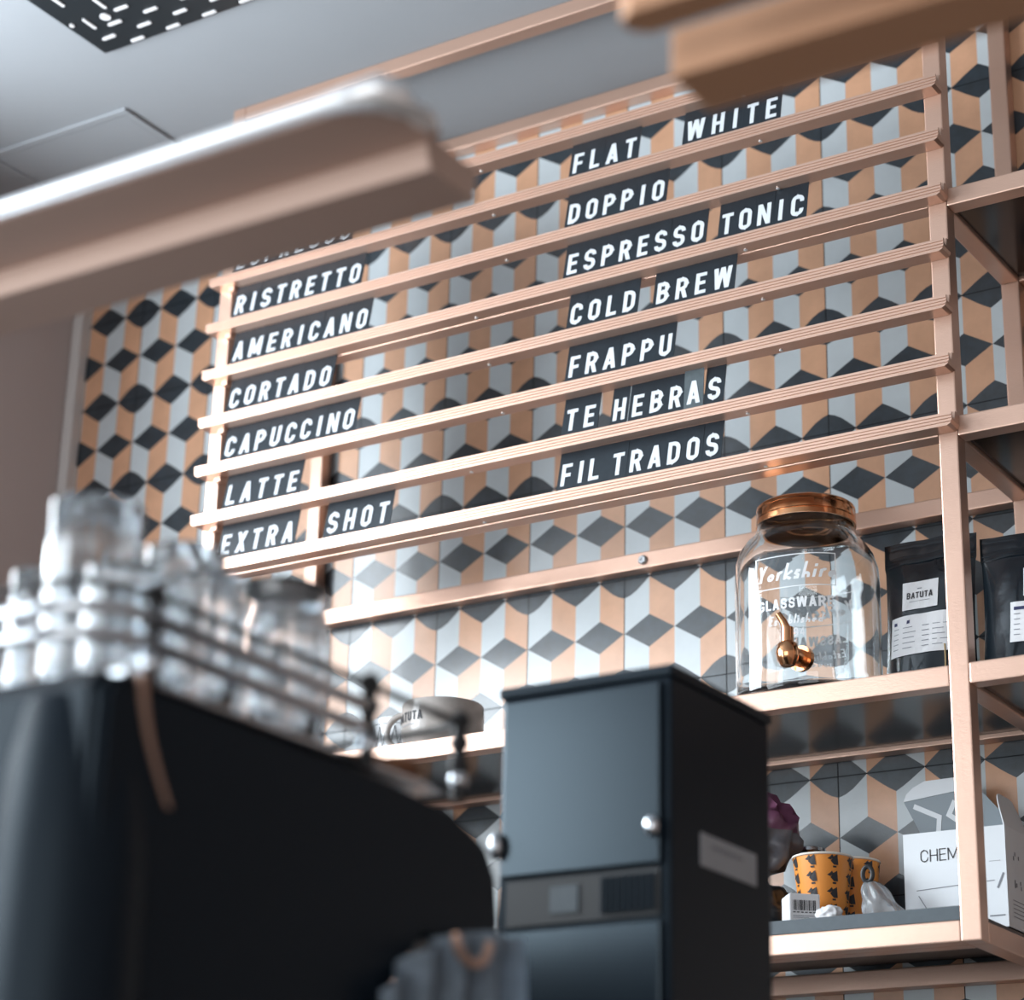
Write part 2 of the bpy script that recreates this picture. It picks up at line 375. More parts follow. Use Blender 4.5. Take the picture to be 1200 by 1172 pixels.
# left wall with its two windows
W1, W2 = (-2.37, -.95, 1.89, 3.05), (-5.10, -2.80, .95, 3.05)
bm = BM(); X0, X1 = -.90, -.78
box(bm, X0, X1, W1[1], 0.12, -.15, CEIL); box(bm, X0, X1, W2[1], W1[0], -.15, CEIL); box(bm, X0, X1, -7.4, W2[0], -.15, CEIL)
for w in (W1, W2): box(bm, X0, X1, w[0], w[1], -.15, w[2]); box(bm, X0, X1, w[0], w[1], w[3], CEIL)
struct('wall_left', bm, 'wall')
struct('trim_1', boxbm(-.778, -.751, -.03, -.001, -.15, CEIL - .002, bev=.004), 'trim')
for n, w in ((1, W1), (2, W2)):
    bm = BM(); f = .035
    box(bm, -.87, -.83, w[0], w[1], w[2], w[2] + f); box(bm, -.87, -.83, w[0], w[1], w[3] - f, w[3])
    box(bm, -.87, -.83, w[0], w[0] + f, w[2] + f, w[3] - f); box(bm, -.87, -.83, w[1] - f, w[1], w[2] + f, w[3] - f)
    struct('window_%d' % n, bm, 'trim')
struct('wall_right', boxbm(5.2, 5.32, -7.4, .12, -.15, CEIL), 'wall')
bm = BM(); box(bm, -.9, .2, -7.52, -7.4, -.15, CEIL); box(bm, 5.0, 5.32, -7.52, -7.4, -.15, CEIL); box(bm, .2, 5.0, -7.52, -7.4, -.15, .3); box(bm, .2, 5.0, -7.52, -7.4, 2.8, CEIL)
struct('wall_front', bm, 'wall')
bm = BM()
for x in (.2, 1.78, 3.37, 4.95): box(bm, x, x + .05, -7.48, -7.43, .3, 2.8)
box(bm, .25, 4.95, -7.48, -7.43, .3, .35); box(bm, .25, 4.95, -7.48, -7.43, 2.75, 2.8)
struct('window_3', bm, 'trim')

# ceiling vent (perforated swirl diffuser) and access hatch
def ceiling_vent():
    x0, y1 = -.163, -.63; L = .595
    t = thing('ceiling_vent', 'black square perforated air vent set in the ceiling', 'vent', (x0 + L / 2, y1 - L / 2, CEIL))
    obj('plate', boxbm(x0, x0 + L, y1 - L, y1, CEIL - .008, CEIL - .0005, bev=.002), 'vent', t)
    def pill(cx, cy, l, w, ax):
        b = BM(); r = w / 2; pts = []
        for k in range(9): a = -PI / 2 + PI * k / 8; pts.append((l / 2 - r + r * math.cos(a), r * math.sin(a)))
        for k in range(9): a = PI / 2 + PI * k / 8; pts.append((-l / 2 + r + r * math.cos(a), r * math.sin(a)))
        pts = [(cx + (p if ax else q), cy + (q if ax else p)) for p, q in pts]
        prism(b, pts, 'z', CEIL - .0105, CEIL - .0075); return b
    for r in range(4):
        y = -.640 - .0315 * r; off = -.0745 if r % 2 == 0 else -.1165
        for c in range(6):
            x = off + .0850 * c
            if r >= 2 and x < -.09: continue
            if x + .02 < x0 + L: obj('lit_slot', pill(x, y, .032, .0068, True), 'vent_lit_slot', t)
    for c in range(2):
        for r in range(4):
            y = -.724 - .085 * r - (.042 if c else 0); x = -.117 + .062 * c
            if y > y1 - L + .03: obj('lit_slot', pill(x, y, .036, .0068, False), 'vent_lit_slot', t)
    for r in range(4, 14):
        for c in range(6):
            x = (-.0745 if r % 2 == 0 else -.1165) + .085 * c
            if x > .03: obj('lit_slot', pill(x, -.640 - .0315 * r, .032, .0068, True), 'vent_lit_slot', t)
    for (x, y, r) in ((-.076, -.739 + .012, .010), (-.149, -.736, .0045)):
        b = BM(); lathe(b, [(r, 0), (r, .003)], x, y, CEIL - .0107, 20, cap0=True, cap1=True); obj('hole', b, 'vent_lit_slot', t, True)
    return t
ceiling_vent()
t = thing('access_hatch', 'flush ceiling access hatch with a thin pale frame', 'hatch', (-.45, -.30, CEIL))
b = BM()
for (a0, a1, c0, c1) in ((-.650, -.272, -.453, -.437), (-.650, -.272, -.118, -.102), (-.650, -.634, -.437, -.118), (-.288, -.272, -.437, -.118)):
    box(b, a0, a1, c0, c1, CEIL - .006, CEIL - .0005, bev=.001)
obj('frame', b, 'ceiling', t)
obj('panel', boxbm(-.631, -.291, -.434, -.121, CEIL - .004, CEIL - .0005, bev=.001), 'ceiling', t)

# ------------------------------------------------------------------ copper shelving with the menu rails
XL, XR, XE = -.095, 1.331, 2.36; TB = .030; YF = -.335; YB = -.032
shelf = thing('shelving_unit', 'copper-coloured steel tube shelving with menu letter rails on the tiled wall', 'shelving', (.63, -.18, 1.508))
def tube(name, x0, x1, y0, y1, z0, z1, m='copper'): return obj(name, boxbm(x0, x1, y0, y1, z0, z1, bev=.0022), m, shelf)
eps = .0006
for x in (XL, XR, XE):
    zb = 1.508 if x < XE else 1.843
    tube('post', x, x + TB, YF, YF + TB, zb, CEIL - eps)
    tube('post', x, x + TB, YB, YB + TB, zb, CEIL - eps)
G = .0004
def bars(z0, z1, spans, front=True, back=True, side=(XL, XR), zback=None):
    for (a, b) in spans:
        if front: tube('front_rail', a + TB + G, b - G, YF, YF + TB, z0, z1)
        if back: tube('back_rail', a + TB + G, b - G, YB, YB + TB, z0 if zback is None else zback, z1 if zback is None else zback + TB)
    for x in side: tube('side_rail', x, x + TB, YF + TB + G, YB - G, z0, z1)
LB, RB = (XL, XR), (XR, XE)
bars(CEIL - TB, CEIL - eps, [LB, RB], side=(XL, XR, XE))                 # ceiling frame
bars(2.636, 2.666, [RB], side=(XR, XE)); bars(2.641, 2.671, [LB], back=False, side=())
bars(2.254, 2.286, [RB], side=(XR, XE)); bars(2.2585, 2.289, [LB], side=(), zback=2.254)
bars(1.873, 1.904, [LB, RB], side=(XL, XR, XE))
bars(1.508, 1.538, [LB], side=(XL, XR), zback=1.502)
tube('foot_rail', XL + TB + G, XR - G, YF + TB + .002, YF + 2 * TB, 1.5081, 1.530)
def board(x0, x1, z0, z1, m='black_gloss'): return obj('shelf_board', boxbm(x0, x1, YF + TB + .001, YB - .001, z0, z1), m, shelf)
board(XL + TB + .001, XR - .001, 1.880, 1.9035)
for z in (1.880, 2.262, 2.644): board(XR + TB + .001, XE - .001, z, z + .0225)
b = BM(); box(b, XL + TB + .001, XR - .001, YF + .001, YF + .0035, 1.5385, 1.5580, mi=1); box(b, XL + TB + .001, XR - .001, YF + .0036, YB - .001, 1.5385, 1.5580, mi=0)  # grey front strip carries the dark edge's reflection in its colour
obj('shelf_board', b, ['black_lam', 'edge_grey'], shelf)
# one screw head on the wall rail
b = BM(); lathe(b, [(0.0085, 0), (.0085, .003), (.006, .005), (.0035, .005), (.0035, .002), (0, .002)], 0, 0, 0, 20)
bmesh.ops.rotate(b, verts=b.verts, cent=(0, 0, 0), matrix=Matrix.Rotation(PI / 2, 3, 'X')); bmesh.ops.translate(b, verts=b.verts, vec=(.655, YB - .0005, 2.268)); obj('screw', b, 'steel', shelf, True)
# grooved letter rails
YR = -.365
def rail_top(i): return 2.281 + .0955 * (7 - i)
def rail_mesh(zt):
    prof = [(YR, 0), (YR, -.0042), (YR + .0016, -.0048), (YR + .0016, -.0058), (YR, -.0064), (YR, -.0092), (YR + .0016, -.0098), (YR + .0016, -.0108), (YR, -.0114),
            (YR, -.0142), (YR + .0016, -.0148), (YR + .0016, -.0158), (YR, -.0164), (YR, -.0205), (YR + .0296, -.0205), (YR + .0296, .006), (YR + .0150, .006), (YR + .0120, -.008), (YR + .0040, -.008), (YR + .0030, 0)]
    secs = [(-.0985, -.0125), (-.0965, -.0175), (-.092, -.0205), (1.357, -.0205), (1.3625, -.0175), (1.3645, -.0125)]
    bm = BM(); rings = []
    for x, zc in secs: rings.append([bm.verts.new((x, y, zt + max(z, zc))) for y, z in prof])
    n = len(prof)
    for A, B in zip(rings, rings[1:]):
        for k in range(n): bm.faces.new((A[k], A[(k + 1) % n], B[(k + 1) % n], B[k]))
    bm.faces.new(rings[0]); bm.faces.new(rings[-1][::-1])
    bmesh.ops.recalc_face_normals(bm, faces=bm.faces)
    return bm
for i in range(8):
    zt = rail_top(i); r = obj('letter_rail', rail_mesh(zt), 'copper', shelf)
    b = BM(); box(b, -.063, -.050, -.349, -.3352, zt - .030, zt - .0207); obj('clip', b, 'copper', r)
    for x in (.50, 1.02):
        b = BM(); lathe(b, [(.0032, 0), (.0032, -.0012), (.0018, -.0018)], x + .03 * (i % 3), YR + .02, zt - .0206, 12, cap1=True); obj('screw', b, 'pale_metal_lip_glare', r)

# ------------------------------------------------------------------ letter cards on the rails
ROWS = [(1, 'ESPRESSO', -.052, .226, 'in the left column'), (1, 'FLAT', .688, .825, ''), (1, 'WHITE', .909, 1.091, ''),
        (2, 'RISTRETTO', -.047, .253, ''), (2, 'DOPPIO', .681, .879, ''),
        (3, 'AMERICANO', -.043, .274, ''), (3, 'ESPRESSO', .680, .953, 'before TONIC in the right column'), (3, 'TONIC', .974, 1.133, ''),
        (4, 'CORTADO', -.044, .198, ''), (4, 'COLD', .688, .825, ''), (4, 'BREW', .853, 1.004, ''),
        (5, 'CAPUCCINO', -.046, .256, ''), (5, 'FRAPPU', .687, .893, ''),
        (6, 'LATTE', -.036, .139, ''), (6, 'TE', .682, .751, ''), (6, 'HEBRAS', .773, .982, ''),
        (7, 'EXTRA', -.040, .136, ''), (7, 'SHOT', .198, .341, ''), (7, 'FILTRADOS', .675, .977, '')]
ORD = ['first', 'second', 'third', 'fourth', 'fifth', 'sixth', 'seventh', 'eighth', 'ninth']
WT = {'I': .74, 'W': 1.30, 'M': 1.22, 'T': .95, 'L': .92, 'E': .95, 'F': .93}
CH, CT, LEAN = .0818, .0012, .0165
for (ri, word, x0, x1, where) in ROWS:
    zt = rail_top(ri); ws = [(1.24 if c == 'L' else .66 if c == 'I' else WT.get(c, 1.0)) if word == 'FILTRADOS' else WT.get(c, 1.0) for c in word]; k = (x1 - x0) / sum(ws); x = x0
    for n, ch in enumerate(word):
        cw = ws[n] * k
        zb = zt - .0075
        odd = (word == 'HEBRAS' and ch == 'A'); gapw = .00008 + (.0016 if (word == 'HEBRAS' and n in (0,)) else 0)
        lab = '%s letter card with white %s, %s letter of %s%s' % ('tilted greyish' if word == 'HEBRAS' and ch == 'A' else 'black', ch, ORD[n], word, (' ' + where) if where else ' on the menu rails')
        c = BM()
        yb = YR + .0080; xa, xb = x + gapw, x + cw - gapw
        tilt = (-.0045 if odd else 0)
        lean = LEAN + random.uniform(-.0005, .0003) - (.006 if odd else 0)
        f = Vector((0, lean, CH)); fl = f.length; fdir = f / fl; nrm = Vector((0, -CH, lean)).normalized()
        org = Vector((xa, yb, zb)); ux = Vector((1, 0, tilt * .5)).normalized(); fd = (fdir + Vector((tilt * 6, 0, 0))).normalized()
        P = lambda u, v, d=0: org + ux * u + fd * v + nrm * d
        wd = xb - xa; vs = [P(u, v, d) for d in (CT / 2, -CT / 2) for u, v in ((0, 0), (wd, 0), (wd, fl), (0, fl))]
        V = [c.verts.new(q) for q in vs]
        for q in ((0, 1, 2, 3), (7, 6, 5, 4), (0, 4, 5, 1), (1, 5, 6, 2), (2, 6, 7, 3), (3, 7, 4, 0)): c.faces.new([V[a] for a in q])
        bmesh.ops.recalc_face_normals(c, faces=c.faces)
        card = obj('letter_card', c, 'card_sheen' if odd else 'card'); tag(card, lab, 'letter card', 'letter cards on the menu rails')
        cap = .0420; adv, ps = glyph(ch, .170, .53)
        off = (wd - adv * cap) / 2 if not (word == 'FILTRADOS' and ch == 'L') else .0045
        g = BM()
        for li, pp in enumerate(ps): put_polys(g, [pp], lambda u, v: P(off + u * cap, .0190 + v * cap, CT / 2 + .0006 + .00004 * (li % 12)), thick=nrm * -.0005)
        lo = obj('letter', g, 'letter', card)
        x += cw

# ------------------------------------------------------------------ glass drink dispenser
JX, JY, JZ = 1.042, -.188, 1.904
jar = thing('drink_dispenser', 'large clear glass drinks dispenser jar with copper lid and tap on the shelf', 'jar', (JX, JY, JZ))
b = BM(); EX = 2.5
outer = [(0, .004), (.09, .004), (.100, .001), (.109, .006), (.1135, .02), (.1145, .05), (.1150, .12), (.1150, .215), (.1135, .240), (.1070, .262), (.0960, .279), (.0850, .290), (.0800, .297), (.0785, .306), (.0785, .336)]
inner = [(.0740, .336), (.0740, .303), (.0765, .294), (.0815, .286), (.0920, .274), (.1025, .257), (.1085, .238), (.1100, .215), (.1100, .05), (.1070, .028), (.098, .020), (0, .020)]
SC = .945
lathe(b, [(r * SC, z * .985) for r, z in outer + inner], JX, JY, JZ, 72, expo=EX)
bmesh.ops.recalc_face_normals(b, faces=b.faces)
obj('jar_body', b, 'glass', jar, True, 1.2)
b = BM(); lathe(b, [(0, .0345), (.070, .0345), (.0750, .0335), (.0785, .0305), (.0790, .0265), (.0778, .0250), (.0790, .0230), (.0790, .0110), (.0778, .0095), (.0796, .0080), (.0796, .0), (.0760, .0), (.0760, .0318), (0, .0318)], JX, JY, JZ + .306, 64)
bmesh.ops.recalc_face_normals(b, faces=b.faces); jl = obj('lid', b, 'copper_raw', jar, True)
b = BM(); lathe(b, [(0, 0), (.0745, 0), (.0745, .0006), (0, .0006)], JX, JY, JZ + .3365, 48); obj('liner', b, 'rubber', jl)
def jar_fn(theta0, rr, mirror=False):
    def fn(u, v):   # u along the circumference, v up, angle measured from the front direction (-Y turned left)
        a = theta0 + u / rr; c, s = math.cos(a), math.sin(a); q = rr / (abs(c) ** EX + abs(s) ** EX) ** (1 / EX)
        return Vector((JX + q * c, JY + q * s, JZ + v))
    return fn
FRONT = math.radians(-76)
def jar_text(side):
    b = BM(); a0 = FRONT + (PI if side else 0); fn = jar_fn(a0, .1096)
    def line(s, size, v, t, w, slant=0, ctr=0.0):
        wd, ps = text_polys(s, size, t, w, .14, slant); put_polys(b, [[(p - wd / 2 + ctr, q + v) for p, q in poly] for poly in ps], fn)
    line('Yorkshire', .026, .185, .17, .55, .25); line('GLASSWARE', .017, .138, .20, .62); line('Established', .015, .113, .15, .5, .2); line('1994', .014, .092, .18, .55)
    fr = []
    for (r0, r1, r2, r3) in ((-.062, .172, .062, .1735), (-.062, .2235, .062, .225), (-.0635, .172, -.062, .225), (.062, .172, .0635, .225)):
        n = 10
        for k in range(n): fr.append(rect(r0 + (r2 - r0) * k / n, r1, r0 + (r2 - r0) * (k + 1) / n, r3))
    put_polys(b, fr, fn)
    return b
for s_ in (0, 1): obj('embossed_lettering', jar_text(s_), 'emboss_glint', jar)
# copper tap
fdir = Vector((math.cos(FRONT), math.sin(FRONT), 0)); bang = math.radians(-70); base = Vector((JX, JY, JZ + .056)) + Vector((math.cos(bang), math.sin(bang), 0)) * .108
fdir = Vector((math.cos(math.radians(-98)), math.sin(math.radians(-98)), 0))
tapm = BM(); ring_tube(tapm, [base - fdir * .002, base + fdir * .006], .020, 24); ring_tube(tapm, [base + fdir * .006, base + fdir * .020, base + fdir * .034], [.014, .013, .015], 20)
hd = base + fdir * .040; ring_tube(tapm, [hd + Vector((0, 0, -.020)), hd + Vector((0, 0, -.012)), hd, hd + Vector((0, 0, .014)), hd + Vector((0, 0, .018))], [.010, .0155, .018, .015, .009], 20)
tap = obj('tap', tapm, 'copper_raw', jar, True, .9)
b = BM(); ring_tube(b, [hd + Vector((0, 0, .017)), hd + Vector((0, 0, .040))], .0098, 16); ring_tube(b, [hd + Vector((0, 0, .036)), hd + Vector((-.005, -.003, .050)), hd + Vector((-.012, -.006, .062))], [.007, .006, .005], 12); obj('lever', b, 'copper_raw', tap, True, .9)

# ------------------------------------------------------------------ coffee bags
def coffee_bag(x0, y, w, h, lab, seed, yaw=0.0, d=.040, label_dx=0.0, second=True, string=False, detail=True, lean=0.02):
    z = 1.9045
    t = thing('coffee_bag', lab, 'coffee bag', (x0 + w / 2, y, z), 'black coffee bags on the jar shelf')
    cy, sy = math.cos(yaw), math.sin(yaw); cx = x0 + w / 2
    def bulge(u, v):
        e = max(0, 1 - abs(u) ** 3.2); q = d * (1.0 - v) ** .55 * e * (0.9 if v > .03 else .9)
        if v > .86: q = min(q, .0016)
        return q + .0012 * e + .0050 * noise.noise(Vector((u * 2.3 + seed, v * 4, 1.7))) * e * (1 - v) + .0040 * abs(noise.noise(Vector((u * 2.6 - v * 1.4 + seed * 3, v * 3.2 + u, 4.7)))) * e * (1 - v) ** .5
    def pt(u, v, sgn, off=0.0):
        ww = w / 2 * (1 - .06 * math.sin(PI * v) * (1 if v < .85 else .3)); xx = u * ww; yy = -sgn * (bulge(u, v) + off) + lean * v
        return Vector((cx + xx * cy - yy * sy, y + xx * sy + yy * cy, z + v * h + .004 * noise.noise(Vector((u * 1.5, seed, 0))) * v))
    bm = BM(); NU, NV = 26, 34; g = {}
    for s_ in (1, -1):
        for i in range(NU + 1):
            for j in range(NV + 1): g[s_, i, j] = bm.verts.new(pt(-1 + 2 * i / NU, j / NV, s_))
    for s_ in (1, -1):
        for i in range(NU):
            for j in range(NV):
                q = [g[s_, i, j], g[s_, i + 1, j], g[s_, i + 1, j + 1], g[s_, i, j + 1]]; bm.faces.new(q if s_ > 0 else q[::-1])
    for i in range(NU): bm.faces.new((g[1, i, 0], g[-1, i, 0], g[-1, i + 1, 0], g[1, i + 1, 0])); bm.faces.new((g[1, i, NV], g[1, i + 1, NV], g[-1, i + 1, NV], g[-1, i, NV]))
    for j in range(NV): bm.faces.new((g[1, 0, j], g[1, 0, j + 1], g[-1, 0, j + 1], g[-1, 0, j])); bm.faces.new((g[1, NU, j], g[-1, NU, j], g[-1, NU, j + 1], g[1, NU, j + 1]))
    obj('pouch', bm, 'bag', t, True, 1.0)
    b = BM()
    for v in (.845, .875):
        ring_tube(b, [pt(-.97 + 1.94 * k / 20, v, 1, .0006) for k in range(21)], .0011, 6)
    obj('zip_seal', b, 'bag', t, True)
    def on(o): return lambda u, v: pt(u / (w / 2), v / h, 1, o)
    def patch(b, x0_, y0_, x1_, y1_, o, mi=0, n=8, m=4):
        put_polys(b, [rect(x0_ + (x1_ - x0_) * i / n, y0_ + (y1_ - y0_) * j / m, x0_ + (x1_ - x0_) * (i + 1) / n, y0_ + (y1_ - y0_) * (j + 1) / m) for i in range(n) for j in range(m)], on(o), mi)
    dx = label_dx; p = BM(); patch(p, -.031 + dx, .145, .031 + dx, .192, .0015)
    l1 = obj('name_label', p, 'paper', t)
    if detail:
        b = BM(); wd, ps = text_polys('BATUTA', .0105, .17, .6, .14); put_polys(b, [[(a - wd / 2 + dx, c + .163) for a, c in q] for q in ps], on(.0024))
        put_polys(b, [rect(-.018 + dx, .1575, .018 + dx, .1583), rect(-.004 + dx, .1785, .004 + dx, .180)], on(.0024), 1)
        obj('print', b, ['ink', 'ink_soft'], l1)
    if second:
        p = BM(); patch(p, -.052 + dx, .070, .060 + dx, .136, .0015, n=12); l2 = obj('detail_label', p, 'paper', t)
        b = BM(); rnd = random.Random(seed); rows = []
        rows.append((rect(-.046 + dx, .122, -.016 + dx, .1275), 0))
        for r in range(5):
            yy = .115 - r * .0085
            for (a0, a1) in ((-.046, -.036), (-.028, -.012 + rnd.uniform(0, .01)), (.006, .018), (.024, .04 + rnd.uniform(0, .01))): rows.append((rect(a0 + dx, yy, a1 + dx, yy + .0012), 1))
        for q, mi in rows: put_polys(b, [q], on(.0024), mi)
        obj('print', b, ['ink_navy', 'ink_soft'], l2)
    if string:
        b = BM(); ring_tube(b, [pt(.45 + .03 * math.sin(q * .4), .30 - .04 * q, 1, .002) for q in range(8)], .0013, 6); obj('string', b, 'string', t)
    if seed == 1:
        b = BM(); c0 = (.040, .222)
        for k in range(3):
            for i in range(10):
                a0, a1 = PI * (.2 + .15 * i), PI * (.2 + .15 * (i + 1)); r0, r1 = .006 + .009 * k, .0095 + .009 * k
                put_polys(b, [[(c0[0] + r * math.cos(a), c0[1] + r * .8 * math.sin(a)) for r, a in ((r0, a0), (r0, a1), (r1, a1), (r1, a0))]], on(.0012))
        obj('emblem', b, 'black_gloss', t)
    return t
coffee_bag(1.158, -.165, .152, .268, 'black foil coffee bag with two white labels beside the glass dispenser', 1, 0.02, label_dx=-.009, string=True)
coffee_bag(1.312, -.150, .172, .256, 'black foil coffee bag with white labels just right of the copper post', 2, .06, label_dx=.018)
coffee_bag(1.300, -.062, .150, .235, 'plain black bag standing behind the coffee bag right of the post', 3, -.05, d=.022, second=False, detail=False)

# ------------------------------------------------------------------ mug and patterned cup on the jar shelf
MX, MY, MZ = .376, -.225, 1.904
mug = thing('coffee_mug', 'wide taupe ceramic mug with dark lettering, handle to the left', 'mug', (MX, MY, MZ))
b = BM(); lathe(b, [(0, .003), (.040, .003), (.042, 0), (.050, .001), (.064, .014), (.0695, .034), (.0705, .060), (.0695, .085), (.0685, .0875), (.0665, .085), (.067, .060), (.065, .034), (.056, .014), (0, .008)], MX, MY, MZ, 48)
bmesh.ops.recalc_face_normals(b, faces=b.faces); obj('body', b, 'mug', mug, True, 1.0)
ha = math.radians(198); hv = Vector((math.cos(ha), math.sin(ha), 0)); b = BM(); cz = Vector((MX, MY, MZ + .046))
ring_tube(b, [cz + hv * (.068 + .030 * math.sin(PI * k / 12)) + Vector((0, 0, .030 * math.cos(PI * k / 12))) for k in range(13)], .0055, 10); obj('handle', b, 'mug', mug, True, 1.0)
b = BM(); wd, ps = text_polys('BATUTA', .0165, .19, .58, .14); a0 = math.radians(-112)
def mf(u, v):
    a = a0 + u / .071; z = .050 + v; return Vector((MX + .0713 * math.cos(a), MY + .0713 * math.sin(a), MZ + z))
put_polys(b, [[(p - wd / 2, q) for p, q in poly] for poly in ps], mf); put_polys(b, [rect(-.022 + .006 * k, -.007, -.018 + .006 * k, -.0055) for k in range(7)], mf, 1)
obj('lettering', b, ['ink', 'ink_soft'], mug)
CX, CY = .255, -.17
cup = thing('patterned_cup', 'white cup with thin black zigzag lines behind the taupe mug', 'cup', (CX, CY, 1.904))
b = BM(); lathe(b, [(0, .003), (.045, .003), (.048, 0), (.056, .004), (.060, .03), (.061, .082), (.060, .084), (.058, .082), (.056, .03), (.05, .010), (0, .008)], CX, CY, 1.904, 44); bmesh.ops.recalc_face_normals(b, faces=b.faces); obj('body', b, 'mug_in', cup, True, 1.0)
b = BM(); z = []
for k in range(12):
    u0 = -.09 + k * .015; z += ribbon([(u0, .030), (u0 + .0075, .068)], .0014) + ribbon([(u0 + .0075, .068), (u0 + .015, .030)], .0014)
z += [rect(-.09 + .015 * k, .0715, -.075 + .015 * k, .0727) for k in range(12)]
put_polys(b, z, lambda u, v: Vector((CX + .0616 * math.cos(math.radians(-75) + u / .061), CY + .0616 * math.sin(math.radians(-75) + u / .061), 1.904 + v))); obj('zigzag_pattern', b, 'ink', cup)

# ------------------------------------------------------------------ bottom shelf
BZ = 1.5582
BX0, BX1, BY0, BY1, BT = 1.168, 1.3285, -.140, -.036, 1.711
carton = thing('open_carton', 'open white cardboard carton with grey lined lid on the lowest shelf', 'carton', ((BX0 + BX1) / 2, (BY0 + BY1) / 2, BZ))
b = BM()
for a in ((BX0, BX1, BY0, BY0 + .003), (BX0, BX1, BY1 - .003, BY1), (BX0, BX0 + .003, BY0 + .003, BY1 - .003), (BX1 - .003, BX1, BY0 + .003, BY1 - .003)): box(b, *a, BZ, BT)
box(b, BX0, BX1, BY0, BY1, BZ, BZ + .003); obj('box_body', b, 'carton', carton)
# lid standing open, hinged on the back top edge
LY = BY1; b = BM(); lidh = .108
def lidp(u, v, d=0): return Vector((u, LY - .020 * v / lidh - d, BT + v))
lp = [(BX0 - .002, 0), (BX1 - .004, 0), (BX1 - .014, .018), (BX1 - .045, .050), (BX1 - .080, .094), (BX1 - .088, .099), (BX0 + .012, .094), (BX0 - .030, .078), (BX0 - .034, .072)]
A = [b.verts.new(lidp(u, v, .0025)) for u, v in lp]; Bv = [b.verts.new(lidp(u, v)) for u, v in lp]; f = b.faces.new(A); f.material_index = 1; b.faces.new(Bv[::-1])
for i in range(len(lp)): b.faces.new((A[i], Bv[i], Bv[(i + 1) % len(lp)], A[(i + 1) % len(lp)]))
lid = obj('lid', b, ['carton', 'carton_in'], carton)
b = BM(); tk = [(BX0 - .034, .072), (BX0 - .026, .090), (BX0 - .008, .100), (BX1 - .03, .110), (BX1 - .018, .104)]
tuck = [(BX0 - .034, .072), (BX1 - .088, .082), (BX1 - .088, .101), (BX0 + .004, .100), (BX0 - .016, .092), (BX0 - .028, .083)]
put_polys(b, [tuck], lambda u, v: lidp(u, v, .004), thick=Vector((0, .0012, 0))); obj('tuck_flap', b, 'carton', lid)
b = BM(); ch_ = ribbon([(BX0 - .018, .064), (BX0 + .022, .044), (BX0 + .015, .006)], .0078) + ribbon([(BX0 + .050, .066), (BX0 + .038, .046), (BX0 + .072, .020)], .0078)
put_polys(b, ch_, lambda u, v: lidp(u, v, .0032)); obj('chevron_emblem', b, 'label_grey' if False else 'carton', lid)
b = BM(); pts = []
for k in range(13):
    q = k / 12; hh = .056 * math.sqrt(max(0, 1 - (1 - min(1, q / .4)) ** 2)) * (1 if q < .85 else math.sqrt(max(0, 1 - ((q - .85) / .15) ** 2)) * .6 + .4)
    pts.append((BY0 + .004 + q * (BY1 - BY0 - .012), hh))
for (ya, h0), (yb2, h1) in zip(pts, pts[1:]):
    for g0, g1 in ((0, .5), (.5, 1)):
        f_ = lambda y, h: b.verts.new((BX1 - .0015 - .22 * h - 2.0 * h * h, y, BT + .0006 + h))
        b.faces.new([f_(ya, h0 * g0), f_(yb2, h1 * g0), f_(yb2, h1 * g1), f_(ya, h0 * g1)]) if h0 > 0 else b.faces.new([f_(ya, 0), f_(yb2, h1 * g0), f_(yb2, h1 * g1)]) if g0 else b.faces.new([f_(ya, 0), f_(yb2, 0), f_(yb2, h1 * g1)])
bmesh.ops.remove_doubles(b, verts=b.verts, dist=1e-5); r = bmesh.ops.solidify(b, geom=b.faces[:], thickness=.0015); obj('side_flap', b, 'carton', carton, True, 1.0)
b = BM(); ff = lambda u, v: Vector((BX0 + u, BY0 - .0006, BZ + v))
wd, ps = text_polys('CHEMEX', .0185, .085, .68, .13); put_polys(b, [[(p + .027, q + .108) for p, q in poly] for poly in ps], ff)
put_polys(b, ribbon([(.019, .066), (.142, .072)], .0011) + ribbon([(.022, .058), (.050, .012)], .0012) + ribbon([(.146, .06), (.156, .082)], .003), ff, 1)
put_polys(b, [rect(.132 + .003 * k, .019, .1345 + .003 * k, .021) for k in range(8)] + [rect(.135 + .003 * k, .1, .1365 + .003 * k, .101) for k in range(6)], ff, 1)
obj('lettering', b, ['ink', 'ink_soft'], carton)
b = BM(); fs_ = lambda u, v: Vector((BX1 + .0006, BY0 + u, BZ + v)); mk = []
for (u, v) in ((.028, .105), (.034, .112), (.048, .108), (.030, .070), (.036, .066), (.052, .071), (.030, .064), (.054, .064)): mk.append(rect(u, v, u + .004, v + .006))
mk += [rect(.02, .02 + .006 * k, .075, .0212 + .006 * k) for k in range(5)]
put_polys(b, mk, fs_); obj('print', b, 'ink_soft', carton)

